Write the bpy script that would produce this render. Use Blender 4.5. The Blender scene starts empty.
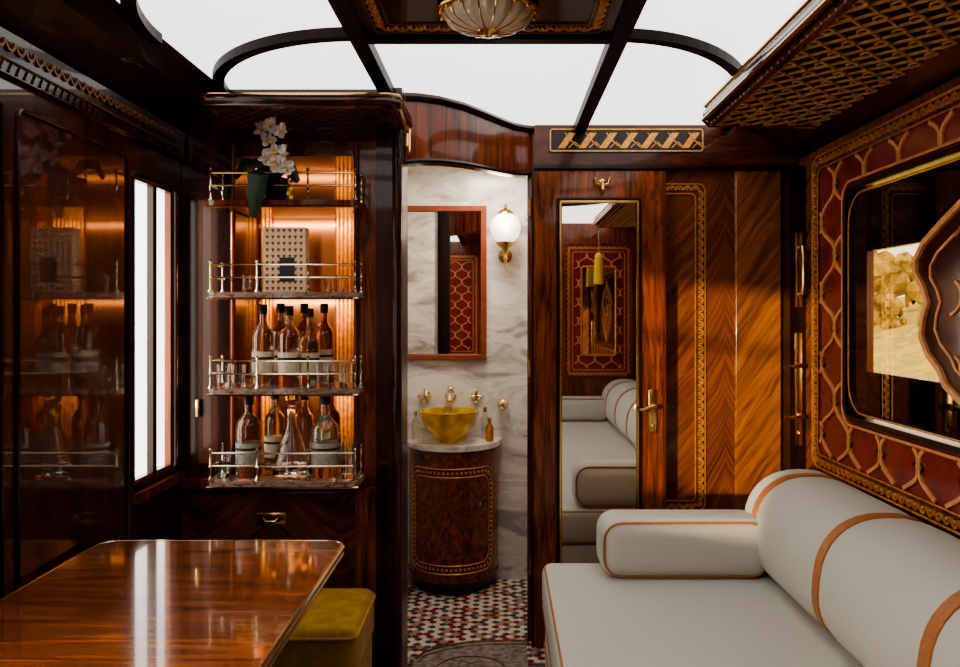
import bpy, bmesh, math, random
from mathutils import Vector, Matrix
random.seed(7)
S=bpy.context.scene
pi=math.pi
try: S.view_settings.look='AgX - Medium High Contrast'
except Exception: pass

# ---------------------------------------------------------------- materials
def newmat(name):
    m=bpy.data.materials.new(name); m.use_nodes=True
    nt=m.node_tree; return m,nt,nt.nodes['Principled BSDF']
def pm(name,col,rough=0.5,metal=0.0,coat=0.0,emis=None,es=0.0,trans=0.0,ior=1.45,noise=0.0,nscale=30,bump=0.0,sheen=0.0,spec=None):
    m,nt,b=newmat(name)
    b.inputs['Base Color'].default_value=(*col,1)
    b.inputs['Roughness'].default_value=rough
    b.inputs['Metallic'].default_value=metal
    b.inputs['Coat Weight'].default_value=coat
    b.inputs['Coat Roughness'].default_value=0.06
    b.inputs['Transmission Weight'].default_value=trans
    b.inputs['IOR'].default_value=ior
    b.inputs['Sheen Weight'].default_value=sheen
    if spec is not None: b.inputs['Specular IOR Level'].default_value=spec
    if emis: 
        b.inputs['Emission Color'].default_value=(*emis,1); b.inputs['Emission Strength'].default_value=es
    if noise>0 or bump>0:
        tc=nt.nodes.new('ShaderNodeTexCoord'); n=nt.nodes.new('ShaderNodeTexNoise')
        n.inputs['Scale'].default_value=nscale; n.inputs['Detail'].default_value=5
        nt.links.new(tc.outputs['Object'],n.inputs['Vector'])
        if noise>0:
            r=nt.nodes.new('ShaderNodeValToRGB')
            r.color_ramp.elements[0].position=0.3; r.color_ramp.elements[1].position=0.7
            r.color_ramp.elements[0].color=(*[c*(1-noise) for c in col],1)
            r.color_ramp.elements[1].color=(*[min(1,c*(1+noise)) for c in col],1)
            nt.links.new(n.outputs['Fac'],r.inputs['Fac']); nt.links.new(r.outputs['Color'],b.inputs['Base Color'])
        if bump>0:
            bp=nt.nodes.new('ShaderNodeBump'); bp.inputs['Strength'].default_value=bump; bp.inputs['Distance'].default_value=0.002
            nt.links.new(n.outputs['Fac'],bp.inputs['Height']); nt.links.new(bp.outputs['Normal'],b.inputs['Normal'])
    return m
def wood(name,dark,light,scale=(14,14,1.2),rough=0.22,coat=0.5,chev=None,mid=None,dist=1.5,crough=.05,warp=0.0,cior=1.5):
    m,nt,b=newmat(name)
    N=nt.nodes.new; L=nt.links.new
    tc=N('ShaderNodeTexCoord')
    if chev is None:
        mp=N('ShaderNodeMapping'); mp.inputs['Scale'].default_value=scale
        L(tc.outputs['Object'],mp.inputs['Vector']); vec=mp.outputs['Vector']
    else:
        ax,w,slope=chev[:3]; off=chev[3] if len(chev)>3 else 0
        sp=N('ShaderNodeSeparateXYZ'); L(tc.outputs['Object'],sp.inputs[0])
        so=N('ShaderNodeMath'); so.operation='SUBTRACT'; L(sp.outputs[ax],so.inputs[0]); so.inputs[1].default_value=off
        pp=N('ShaderNodeMath'); pp.operation='PINGPONG'; L(so.outputs[0],pp.inputs[0]); pp.inputs[1].default_value=w
        pw=N('ShaderNodeMath'); pw.operation='POWER'; L(pp.outputs[0],pw.inputs[0]); pw.inputs[1].default_value=.75
        ml=N('ShaderNodeMath'); ml.operation='MULTIPLY'; L(pw.outputs[0],ml.inputs[0]); ml.inputs[1].default_value=slope
        ad=N('ShaderNodeMath'); ad.operation='ADD'; L(sp.outputs[2],ad.inputs[0]); L(ml.outputs[0],ad.inputs[1])
        wn=N('ShaderNodeTexNoise'); wn.inputs['Scale'].default_value=5; wn.inputs['Detail'].default_value=2; L(tc.outputs['Object'],wn.inputs['Vector'])
        wa=N('ShaderNodeMath'); wa.operation='MULTIPLY_ADD'; L(wn.outputs['Fac'],wa.inputs[0]); wa.inputs[1].default_value=warp; L(ad.outputs[0],wa.inputs[2])
        a2=N('ShaderNodeMath'); a2.operation='MULTIPLY'; L(wa.outputs[0],a2.inputs[0]); a2.inputs[1].default_value=scale[0]
        b2=N('ShaderNodeMath'); b2.operation='MULTIPLY'; L(pp.outputs[0],b2.inputs[0]); b2.inputs[1].default_value=scale[2]
        cb=N('ShaderNodeCombineXYZ'); L(a2.outputs[0],cb.inputs[0]); L(b2.outputs[0],cb.inputs[1]); vec=cb.outputs[0]
    n=N('ShaderNodeTexNoise'); n.inputs['Scale'].default_value=1.0; n.inputs['Detail'].default_value=7; n.inputs['Roughness'].default_value=0.62; n.inputs['Distortion'].default_value=dist
    L(vec,n.inputs['Vector'])
    n2=N('ShaderNodeTexNoise'); n2.inputs['Scale'].default_value=4.5; n2.inputs['Detail'].default_value=3
    L(vec,n2.inputs['Vector'])
    mx=N('ShaderNodeMath'); mx.operation='MULTIPLY_ADD'; L(n2.outputs['Fac'],mx.inputs[0]); mx.inputs[1].default_value=0.35; L(n.outputs['Fac'],mx.inputs[2])
    r=N('ShaderNodeValToRGB'); e=r.color_ramp.elements
    e[0].position=0.48; e[0].color=(*dark,1); e[1].position=0.86; e[1].color=(*light,1)
    x=e.new(0.66); md=mid or tuple((a*0.55+b_*0.45) for a,b_ in zip(dark,light)); x.color=(*md,1)
    L(mx.outputs[0],r.inputs['Fac']); L(r.outputs['Color'],b.inputs['Base Color'])
    b.inputs['Roughness'].default_value=rough; b.inputs['Coat Weight'].default_value=coat; b.inputs['Coat Roughness'].default_value=crough
    b.inputs['Coat IOR'].default_value=cior
    b.inputs['Specular IOR Level'].default_value=.3
    return m
def marble(name,c1,c2,scale=3.0,rough=0.2):
    m,nt,b=newmat(name); N=nt.nodes.new; L=nt.links.new
    tc=N('ShaderNodeTexCoord'); mp=N('ShaderNodeMapping'); mp.inputs['Rotation'].default_value=(0.3,0.7,0.2); mp.inputs['Scale'].default_value=(1,1,2.2)
    L(tc.outputs['Object'],mp.inputs['Vector'])
    n=N('ShaderNodeTexNoise'); n.inputs['Scale'].default_value=scale; n.inputs['Detail'].default_value=9; n.inputs['Distortion'].default_value=1.8; n.inputs['Roughness'].default_value=.6
    L(mp.outputs['Vector'],n.inputs['Vector'])
    r=N('ShaderNodeValToRGB'); e=r.color_ramp.elements
    e[0].position=.36; e[0].color=(*c2,1); e[1].position=.62; e[1].color=(*c1,1)
    x=e.new(.47); x.color=(*[a*.75+b_*.25 for a,b_ in zip(c1,c2)],1); y=e.new(.5); y.color=(*[a*.6+b_*.4 for a,b_ in zip(c1,c2)],1); z=e.new(.53); z.color=(*[a*.92+b_*.08 for a,b_ in zip(c1,c2)],1)
    L(n.outputs['Fac'],r.inputs['Fac']); L(r.outputs['Color'],b.inputs['Base Color']); b.inputs['Roughness'].default_value=rough
    return m
def thinglass(name,tint=(1,1,1),gl=0.5):
    m=bpy.data.materials.new(name); m.use_nodes=True; nt=m.node_tree; nt.nodes.clear(); N=nt.nodes.new; L=nt.links.new
    o=N('ShaderNodeOutputMaterial'); t=N('ShaderNodeBsdfTransparent'); t.inputs[0].default_value=(*tint,1)
    g=N('ShaderNodeBsdfGlossy'); g.inputs['Roughness'].default_value=0.02; mx=N('ShaderNodeMixShader')
    lw=N('ShaderNodeLayerWeight'); lw.inputs['Blend'].default_value=.3
    ml=N('ShaderNodeMath'); ml.operation='MULTIPLY_ADD'; L(lw.outputs['Facing'],ml.inputs[0]); ml.inputs[1].default_value=gl; ml.inputs[2].default_value=.03
    L(ml.outputs[0],mx.inputs[0])
    L(t.outputs[0],mx.inputs[1]); L(g.outputs[0],mx.inputs[2]); L(mx.outputs[0],o.inputs[0]); return m
def meadow(name,cols,scale):
    m,nt,b=newmat(name); N=nt.nodes.new; L=nt.links.new
    tc=N('ShaderNodeTexCoord'); n=N('ShaderNodeTexNoise'); n.inputs['Scale'].default_value=scale; n.inputs['Detail'].default_value=8; n.inputs['Roughness'].default_value=.65
    L(tc.outputs['Object'],n.inputs['Vector']); r=N('ShaderNodeValToRGB'); e=r.color_ramp.elements
    e[0].position=.32; e[0].color=(*cols[0],1); e[1].position=.68; e[1].color=(*cols[-1],1)
    for i,c in enumerate(cols[1:-1]): x=e.new(.32+.36*(i+1)/(len(cols)-1)); x.color=(*c,1)
    L(n.outputs['Fac'],r.inputs['Fac']); L(r.outputs['Color'],b.inputs['Base Color']); b.inputs['Roughness'].default_value=.95
    return m

M_wall=wood('mahogany_dark',(0.008,0.002,0.0012),(0.070,0.012,0.004),(10,10,1.0),rough=.25,coat=.40,crough=.04)
M_wallG=wood('mahogany_french_polish',(0.010,0.0025,0.0012),(0.080,0.013,0.004),(10,10,1.0),rough=.3,coat=1.0,crough=.02,cior=1.65)
M_mah=wood('mahogany',(0.025,0.005,0.002),(0.25,0.050,0.011),(26,26,1.3),rough=.22,coat=.4)
M_mahD=wood('mahogany_mid',(0.018,0.004,0.0015),(0.15,0.031,0.007),(3,20,20),rough=.25,coat=.3)
M_door=wood('rosewood_door',(0.028,0.006,0.002),(0.34,0.078,0.017),(15,15,1.4),rough=.22,coat=.4,dist=3.4)
M_chev=wood('flame_veneer',(0.045,0.010,0.003),(0.26,0.075,0.016),(11,1,2.2),rough=.22,coat=.4,chev=(0,0.30,1.0,.93),dist=1.6,warp=.07)
M_chevC=wood('flame_veneer_cabinet',(0.026,0.006,0.002),(0.21,0.056,0.012),(15,1,3),rough=.22,coat=.35,chev=(0,0.24,0.6,-.785),dist=1.2,warp=.08)
M_chevR=wood('flame_veneer_gold',(0.10,0.028,0.007),(0.40,0.14,0.030),(10,1,2.2),rough=.24,coat=.35,chev=(0,0.40,-1.3,-.02),dist=1.6,warp=.08)
M_wallR=wood('veneer_right',(0.045,0.011,0.004),(0.34,0.10,0.021),(11,8,4),rough=.25,coat=.4,chev=(1,0.3,1.0),warp=.1)
M_table=wood('table_veneer',(0.060,0.014,0.005),(0.34,0.095,0.024),(1.2,14,14),rough=.16,coat=.8,dist=2.4)
M_vanity=wood('vanity_veneer',(0.04,0.009,0.004),(0.30,0.075,0.021),(9,9,6),rough=.25,coat=.4,dist=5)
M_black=wood('ebonised_wood',(0.005,0.002,0.0015),(0.03,0.008,0.004),(20,20,2),rough=.3,coat=.2)
M_rib=pm('dark_rib_wood',(0.010,0.005,0.004),.45,spec=.15,noise=.3,nscale=20)
M_brass=pm('brass',(0.72,0.47,0.19),.22,1.0,noise=.12,nscale=20)
M_nick=pm('polished_nickel_brass',(0.78,0.66,0.46),.16,1.0)
M_gold=pm('gilt_inlay',(0.66,0.31,0.08),.35,0.5,noise=.3,nscale=60)
M_goldM=pm('gilt_mesh',(0.62,0.34,0.12),.35,0.1,noise=.3,nscale=60)
M_goldD=pm('gilt_dark',(0.17,0.075,0.022),.4,0.5,noise=.3,nscale=60)
M_red=pm('oxblood_lacquer',(0.20,0.019,0.011),.22,0,.4,noise=.35,nscale=9)
M_redD=pm('oxblood_dark',(0.045,0.008,0.006),.12,0,.6,noise=.35,nscale=9)
M_orange=pm('copper_marquetry',(0.70,0.31,0.12),.35,0.05,noise=.2,nscale=40)
M_ceil=pm('ceiling_glass_panel',(0.85,0.85,0.85),.5,emis=(1,0.985,0.96),es=1.9,noise=.01)
M_marb=marble('white_marble',(0.84,0.80,0.74),(0.38,0.34,0.31),2.6)
M_marb2=marble('breccia_marble',(0.36,0.25,0.20),(0.08,0.045,0.035),22,.15)
M_marb3=marble('counter_marble',(0.82,0.78,0.72),(0.5,0.45,0.42),9,.15)
M_cream=pm('cream_upholstery',(0.53,0.505,0.44),.85,noise=.05,nscale=300,bump=.35,sheen=.1)
M_tan=pm('tan_leather',(0.40,0.15,0.05),.5,noise=.15,nscale=80)
M_must=pm('mustard_velvet',(0.42,0.23,0.010),.75,noise=.25,nscale=25,sheen=.12)
M_mirror=pm('mirror_silver',(0.84,0.82,0.79),.015,1.0)
M_bronze=pm('bronze_mirror',(0.26,0.11,0.055),.28,1.0)
M_glass=thinglass('window_glass',gl=.25)
M_glassD=thinglass('smoked_glass',(0.62,0.50,0.36),.35)
M_globe=pm('opal_glass',(0.95,0.9,0.8),.3,emis=(1,.86,.66),es=1.6)
M_amber=pm('amber_glass',(0.95,0.52,0.03),.10,trans=.5,ior=1.45,coat=.5,noise=.4,nscale=22)
M_clear=pm('clear_glass',(0.95,0.97,0.96),.02,trans=1.0)
M_botA=pm('brown_bottle_glass',(0.60,0.30,0.10),.04,trans=.95,coat=1)
M_botB=pm('pale_spirit_glass',(0.93,0.80,0.60),.03,trans=1.0,coat=1)
M_botC=pm('clear_bottle_glass',(0.86,0.90,0.82),.03,trans=1.0,coat=1)
M_label=pm('paper_label',(0.66,0.58,0.44),.7,noise=.12,nscale=90)
M_labelG=pm('grey_label',(0.34,0.33,0.27),.6,noise=.2,nscale=90)
M_cap=pm('bottle_cap',(0.03,0.015,0.01),.35)
M_white=pm('orchid_petal',(0.9,0.83,0.81),.6,noise=.06,nscale=50)
M_yel=pm('orchid_centre',(0.8,0.5,0.05),.6)
M_leaf=pm('leaf_green',(0.015,0.04,0.008),.4,noise=.3,nscale=20)
M_pink=pm('pink_wood_frame',(0.25,0.060,0.026),.3,coat=.3,noise=.2,nscale=30)
M_carpet=pm('carpet',(0.13,0.085,0.06),.95,noise=.45,nscale=16,bump=.5)
M_rug=pm('rug_field',(0.20,0.155,0.125),.95,noise=.55,nscale=45)
M_grout=pm('grout',(0.3,0.25,0.22),.7)
T=[pm('tile_white',(0.66,0.59,0.50),.25),pm('tile_red',(0.20,0.03,0.018),.25),pm('tile_blue',(0.07,0.085,0.11),.25),pm('tile_pink',(0.42,0.24,0.17),.25)]
M_grass=meadow('meadow_grass',[(.13,.15,.03),(.35,.30,.06),(.55,.42,.10),(.30,.30,.06)],.35)
M_hill=meadow('hillside',[(.16,.15,.03),(.70,.50,.12),(.34,.34,.06),(.85,.66,.25)],.9)
M_tree=meadow('foliage',[(.02,.04,.01),(.10,.16,.03),(.28,.32,.07)],2.5)
M_treeA=meadow('autumn_foliage',[(.07,.07,.015),(.34,.24,.05),(.60,.42,.12)],1.6)
M_blownout=pm('blown_out_ground',(0.88,0.85,0.80),.9,noise=.05,nscale=.8)  # near-white: glare of the overexposed outdoors put into the base colour
M_crys=pm('frosted_crystal',(0.80,0.70,0.56),.28,trans=.25,coat=.6,noise=.1,nscale=40)

# ---------------------------------------------------------------- mesh builder
class MB:
    def __init__(s): s.v=[];s.f=[];s.m=[];s.mats=[]
    def mi(s,m):
        if m not in s.mats: s.mats.append(m)
        return s.mats.index(m)
    def add(s,V,F,m,X=None):
        o=len(s.v); i=s.mi(m)
        for p in V:
            p=Vector(p); s.v.append(X@p if X else p)
        for f in F: s.f.append([a+o for a in f]); s.m.append(i)
    def box(s,x0,x1,y0,y1,z0,z1,m):
        V=[(x,y,z) for x in(x0,x1) for y in(y0,y1) for z in(z0,z1)]
        s.add(V,[(0,1,3,2),(4,6,7,5),(0,4,5,1),(2,3,7,6),(0,2,6,4),(1,5,7,3)],m)
    def rbox(s,x0,x1,y0,y1,z0,z1,r,m,seg=4):
        b=bmesh.new(); bmesh.ops.create_cube(b,size=1)
        for v in b.verts: v.co=Vector(((x0+x1)/2+v.co.x*(x1-x0),(y0+y1)/2+v.co.y*(y1-y0),(z0+z1)/2+v.co.z*(z1-z0)))
        bmesh.ops.bevel(b,geom=b.edges[:],offset=r,segments=seg,profile=.5,affect='EDGES',clamp_overlap=True)
        b.verts.ensure_lookup_table(); b.verts.index_update()
        s.add([v.co.copy() for v in b.verts],[[v.index for v in f.verts] for f in b.faces],m); b.free()
    def lathe(s,prof,c,m,n=28,X=None,lobe=None,sx=1,sy=1):
        V=[];F=[]
        for (r,z) in prof:
            for k in range(n):
                a=2*pi*k/n; rr=r*(1+(lobe[0]*math.cos(lobe[1]*a) if lobe else 0))
                V.append(Vector((rr*math.cos(a)*sx,rr*math.sin(a)*sy,z)))
        for i in range(len(prof)-1):
            for k in range(n):
                F.append((i*n+k,i*n+(k+1)%n,(i+1)*n+(k+1)%n,(i+1)*n+k))
        if prof[0][0]>1e-5: F.append([k for k in range(n)][::-1])
        if prof[-1][0]>1e-5: F.append([(len(prof)-1)*n+k for k in range(n)])
        if X: V=[X@p for p in V]
        s.add([Vector(c)+p for p in V],F,m)
    def cyl(s,c,r,h,m,axis='Z',n=20):
        X={'Z':None,'X':Matrix.Rotation(pi/2,3,'Y'),'Y':Matrix.Rotation(-pi/2,3,'X')}[axis]
        s.lathe([(r,0),(r,h)],c,m,n,X)
    def sph(s,c,r,m,n=12,sc=(1,1,1),jit=0):
        V=[];F=[];R=max(4,n//2)
        for i in range(R+1):
            t=pi*i/R
            for k in range(n):
                q=1+random.uniform(-jit,jit) if jit else 1
                V.append((c[0]+q*sc[0]*r*math.sin(t)*math.cos(2*pi*k/n),c[1]+q*sc[1]*r*math.sin(t)*math.sin(2*pi*k/n),c[2]+q*sc[2]*r*math.cos(t)))
        for i in range(R):
            for k in range(n): F.append((i*n+k,(i+1)*n+k,(i+1)*n+(k+1)%n,i*n+(k+1)%n))
        s.add(V,F,m)
    def tube(s,pts,r,m,n=8,closed=False,sq=None):
        P=[Vector(p) for p in pts]; V=[];F=[];L=len(P)
        up0=None
        for i,p in enumerate(P):
            a=P[(i-1)%L] if (closed or i>0) else P[i]; b=P[(i+1)%L] if (closed or i<L-1) else P[i]
            t=(b-a)
            if t.length<1e-9: t=Vector((0,0,1))
            t.normalize()
            if up0 is None: up0=Vector((0,0,1)) if abs(t.z)<.9 else Vector((0,1,0)); 
            u=up0-t*up0.dot(t)
            if u.length<1e-4: u=Vector((1,0,0))-t*t.x
            u.normalize(); up0=u; w=t.cross(u)
            rr=r[i] if isinstance(r,(list,tuple)) else r
            for k in range(n):
                an=2*pi*(k+.5)/n; V.append(p+u*rr*math.cos(an)+w*rr*math.sin(an))
        for i in range(L if closed else L-1):
            j=(i+1)%L
            for k in range(n): F.append((i*n+k,i*n+(k+1)%n,j*n+(k+1)%n,j*n+k))
        if not closed: F.append(list(range(n))[::-1]); F.append([(L-1)*n+k for k in range(n)])
        s.add(V,F,m)
    def prism(s,poly,fn,a,b,m):
        n=len(poly); V=[fn(u,v,a) for u,v in poly]+[fn(u,v,b) for u,v in poly]
        F=[list(range(n))[::-1],list(range(n,2*n))]+[(i,(i+1)%n,n+(i+1)%n,n+i) for i in range(n)]
        s.add(V,F,m)
    def sweepwall(s,path,zs0,zs1,th,m):
        V=[];n=len(path)
        for i,(x,y) in enumerate(path):
            V+=[(x,y,zs0[i]),(x,y,zs1[i]),(x,y+th,zs0[i]),(x,y+th,zs1[i])]
        F=[]
        for i in range(n-1):
            a=i*4;b=a+4
            F+=[(a,b,b+1,a+1),(a+2,a+3,b+3,b+2),(a,a+2,b+2,b),(a+1,b+1,b+3,a+3)]
        F+=[(0,1,3,2),((n-1)*4,(n-1)*4+2,(n-1)*4+3,(n-1)*4+1)]
        s.add(V,F,m)
    def obj(s,name,bevel=0,smooth=True,origin=True,ang=35):
        me=bpy.data.meshes.new(name)
        c=Vector((0,0,0))
        if origin and s.v:
            mn=Vector([min(v[i] for v in s.v) for i in range(3)]); mx=Vector([max(v[i] for v in s.v) for i in range(3)])
            c=Vector(((mn.x+mx.x)/2,(mn.y+mx.y)/2,mn.z))
        me.from_pydata([tuple(v-c) for v in s.v],[],s.f)
        for m in s.mats: me.materials.append(m)
        for p,i in zip(me.polygons,s.m): p.material_index=i
        b=bmesh.new(); b.from_mesh(me); bmesh.ops.recalc_face_normals(b,faces=b.faces[:]); b.to_mesh(me); b.free()
        if smooth:
            for p in me.polygons: p.use_smooth=True
            try: me.set_sharp_from_angle(angle=math.radians(ang))
            except Exception: pass
        o=bpy.data.objects.new(name,me); o.location=c; S.collection.objects.link(o)
        if bevel:
            md=o.modifiers.new('bevel','BEVEL'); md.width=bevel; md.segments=2; md.limit_method='ANGLE'; md.angle_limit=math.radians(50)
        return o

def rrect(u0,u1,v0,v1,r,n=6):
    P=[]
    for cx,cy,a0 in((u1-r,v1-r,0),(u0+r,v1-r,90),(u0+r,v0+r,180),(u1-r,v0+r,270)):
        for k in range(n+1):
            a=math.radians(a0+90*k/n); P.append((cx+r*math.cos(a),cy+r*math.sin(a)))
    return P
def resample(P,step,closed=True):
    Q=P+[P[0]] if closed else P
    L=[0]
    for a,b in zip(Q,Q[1:]): L.append(L[-1]+math.dist(a,b))
    n=max(2,round(L[-1]/step)); out=[];j=0
    for k in range(n):
        d=L[-1]*k/n
        while j<len(L)-2 and L[j+1]<d: j+=1
        t=(d-L[j])/max(1e-9,L[j+1]-L[j]); p=tuple(a+(b-a)*t for a,b in zip(Q[j],Q[j+1]))
        tn=tuple(b-a for a,b in zip(Q[j],Q[j+1])); l=math.hypot(*tn) or 1
        out.append((p,(tn[0]/l,tn[1]/l)))
    return out
def scallops(mb,P,fn,size,m,closed=True,m2=None,tr=None):
    tr=tr or size*.13
    for (p,t) in resample(P,size*1.05,closed):
        w=(t[1],-t[0]); r=size*.45
        arc=[fn(p[0]+r*(math.sin(a)*t[0]+math.cos(a)*w[0]*1.25)-w[0]*r*.5,p[1]+r*(math.sin(a)*t[1]+math.cos(a)*w[1]*1.25)-w[1]*r*.5) for a in [math.radians(q) for q in(-90,-60,-30,0,30,60,90)]]
        mb.tube(arc,tr,m,4)
        c=fn(p[0]-w[0]*r*.1,p[1]-w[1]*r*.1); mb.sph(c,size*.17,m2 or m,6)
def lattice(mb,u0,u1,v0,v1,fn,w,p,r,m,hole=None,ph0=0,nodes=False):
    ncol=int((u1-u0)/w)+2
    ins=lambda u,v:(u0<u<u1) and (v0<v<v1) and not(hole and hole[0]<u<hole[1] and hole[2]<v<hole[3])
    for c in range(-1,ncol+1):
        run=[]
        N=int((v1-v0)/p*20)
        for i in range(N+1):
            v=v0+(v1-v0)*i/N; ph=2*pi*(v-v0)/p+ph0
            sgn=1 if c%2 else -1
            u=u0+c*w+sgn*(w*.5-r*.5)*(math.cos(ph)*1.15-.15*math.cos(3*ph))
            ok=(u0<u<u1) and not(hole and hole[0]<u<hole[1] and hole[2]<v<hole[3])
            if ok: run.append(fn(u,v))
            if (not ok or i==N):
                if len(run)>1: mb.tube(run,r,m,4)
                run=[]
        if nodes:
            for k in range(-1,int((v1-v0)/p)*2+3):
                v=v0+(k*pi-ph0)*p/(2*pi); sgn=1 if c%2 else -1
                u=u0+c*w+sgn*w*.5*(1 if k%2==0 else -1)
                rr=r*2.6
                if ins(u-rr,v-rr) and ins(u+rr,v+rr) and ins(u-rr,v+rr) and ins(u+rr,v-rr):
                    mb.tube([fn(u+rr*(1+.3*math.cos(4*a))*math.cos(a),v+rr*(1+.3*math.cos(4*a))*math.sin(a)) for a in [2*pi*q/20 for q in range(20)]],r*.55,m,4,closed=True)

# ---------------------------------------------------------------- dimensions
XL,XR=-1.10,1.22; YR=-0.35; YP=3.30; ZC=2.13; CAB=2.78; WT=.028

b=MB(); b.box(XL-WT,2.05,YR-.06,5.0,-.06,0,M_carpet); b.obj('floor',smooth=False,origin=False)
b=MB(); b.box(-.565,.45,3.085,4.08,0,.006,M_grout)
hs=.0175; row=0; y=3.10
while y<4.065:
    x=-.55+(hs*math.sqrt(3)/2 if row%2 else 0); col=0
    while x<.435:
        q=col-row//2; idx=(q-row)%3
        if idx==0: m=T[0] if random.random()<.8 else T[3]
        elif idx==1: m=T[1] if ((q//3+row//2)%2) else T[2]
        else: m=random.choice([T[0],T[3],T[1],T[2],T[0]])
        V=[(x+hs*.93*math.sin(k*pi/3),y+hs*.93*math.cos(k*pi/3),.0085) for k in range(6)]
        if y>3.31 or x>-.385: b.add(V,[[5,4,3,2,1,0]],m)
        x+=hs*math.sqrt(3); col+=1
    y+=hs*1.5; row+=1
b.obj('floor_bathroom',smooth=False,origin=False)
S_path=[(-.334,2.80),(-.29,2.805),(-.22,2.84),(-.14,2.92),(-.07,3.03),(0,3.15),(.05,3.23),(.10,3.275),(.135,3.29)]
cur=[(-.35,3.13),(-.30,3.19),(-.24,3.235),(-.18,3.265),(-.124,3.285),(-.05,3.297),(.03,3.30),(.108,3.30)]
b=MB(); b.prism([(-.33,1.2),(.11,1.2)]+[(max(-.333,x),y-.012) for x,y in cur[::-1]],lambda u,v,a:(u,v,a),.0095,.014,M_rug)
b.tube([(max(-.326,x),y-.02,.0135) for x,y in cur],.006,M_goldD,6)
b.tube([(max(-.32,x)+.004,y-.055,.0135) for x,y in cur],.004,M_carpet,6)
for k in range(5):
    cx,cy=-.11,3.02-.3*k
    b.tube([(cx+.13*math.cos(a),cy+.11*math.sin(a),.0135) for a in [2*pi*j/24 for j in range(24)]],.004,M_goldD,5,closed=True)
    b.tube([(cx+.07*math.cos(a)*(1+.25*math.cos(6*a)),cy+.06*math.sin(a)*(1+.25*math.cos(6*a)),.0135) for a in [2*pi*j/36 for j in range(36)]],.003,M_carpet,5,closed=True)
b.obj('rug')

b=MB()
b.box(-1.0,1.0,YR,CAB,ZC,ZC+.03,M_ceil); b.box(-.37,1.0,CAB,YP,ZC,ZC+.03,M_ceil)
b.obj('ceiling',smooth=False,origin=False)
b=MB(); b.box(-.62,.5,YP,4.12,ZC,ZC+.03,pm('plaster_white',(.8,.78,.74),.7,noise=.02)); b.obj('ceiling_bathroom',smooth=False)
b=MB(); b.box(XR,2.05,YR-.06,5.0,ZC,ZC+.03,M_black); b.obj('ceiling_corridor',smooth=False)

# ceiling ribs
b=MB()
for X,Y1 in((-.385,2.79),(.325,YP-.005)): b.box(X-.023,X+.023,YR+.01,Y1,ZC-.036,ZC-.0005,M_rib)
b.box(-.362,.302,2.165,2.205,ZC-.034,ZC-.0005,M_rib)
def arc(cx,a,cy,bb,sg):
    P=[(cx+sg*a*math.sin(t),cy-bb*math.cos(t)) for t in [pi/2*k/24 for k in range(25)]]
    V=[];F=[];n=len(P)
    for i,(x,y) in enumerate(P):
        p=P[max(0,i-1)];q=P[min(n-1,i+1)]; t=Vector((q[0]-p[0],q[1]-p[1])).normalized(); w=Vector((-t.y,t.x))*.018
        for s_,z in((1,ZC-.0005),(1,ZC-.028),(-1,ZC-.028),(-1,ZC-.0005)): V.append((x+w.x*s_,y+w.y*s_,z))
    for i in range(n-1):
        for k in range(4): F.append((i*4+k,i*4+(k+1)%4,i*4+4+(k+1)%4,i*4+4+k))
    F+=[(0,1,2,3),((n-1)*4,(n-1)*4+1,(n-1)*4+2,(n-1)*4+3)]
    b.add(V,F,M_rib)
for dy in(0,-.62,-1.25): arc(-.385,.57,2.84+dy,.66,-1)
for dy,bb in((0,1.10),(-.9,.9),(-1.6,.8)): arc(.32,.60,3.29+dy,bb,1)
b.obj('trim_2',smooth=False)
b=MB(); b.box(-.361,.301,YR+.01,2.164,ZC-.022,ZC-.0005,M_wall)
fnc=lambda u,v:Vector((u,v,ZC-.024))
b.tube([fnc(*p) for p in rrect(-.33,.27,1.2,2.14,.02)],.004,M_goldD,4,closed=True)
b.tube([fnc(*p) for p in rrect(-.29,.23,1.26,2.08,.02)],.003,M_goldD,4,closed=True)
scallops(b,rrect(-.31,.25,1.23,2.11,.02),fnc,.035,M_gold)
b.obj('trim_3',smooth=False)
b=MB()
b.prism([(XL,1.985),(-.99,2.06),(-.95,ZC-.001),(XL,ZC-.001)],lambda u,v,a:(u,a,v),YR,CAB-.03,M_black); b.obj('trim_4',smooth=False)
b=MB()
b.prism([(XR,1.985),(1.1,2.06),(.97,ZC-.001),(XR,ZC-.001)],lambda u,v,a:(u,a,v),YR,YP,M_wall); b.obj('trim_5',smooth=False)

# ---- walls
def wallX(name,x0,x1,y0,y1,z1,ops,m):
    b=MB(); y=y0
    for (a,c,za,zb) in ops:
        b.box(x0,x1,y,a,0,z1,m); b.box(x0,x1,a,c,0,za,m); b.box(x0,x1,a,c,zb,z1,m); y=c
    b.box(x0,x1,y,y1,0,z1,m); return b.obj(name,smooth=False,origin=False)
wallX('wall_left',XL-WT,XL,YR-.06,4.1,ZC,[(.15,1.45,.86,1.76),(2.40,2.69,.84,1.77)],M_wallG)
wallX('wall_right',XR,XR+.05,YR-.06,5.0,ZC,[(1.10,2.77,1.0,1.78)],M_wallR)
wallX('wall_corridor_outer',2.0,2.05,YR-.06,5.0,ZC,[(3.45,4.40,1.02,1.72)],M_wall)
b=MB(); b.box(XR+.05,2.0,4.95,5.0,0,ZC,M_wall); b.box(XR+.05,2.0,YR-.06,YR,0,ZC,M_wall); b.obj('wall_corridor_ends',smooth=False)
b=MB(); b.box(XL,XR,YR-.06,YR,0,ZC,M_mah); b.obj('wall_rear',smooth=False,origin=False)

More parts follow.
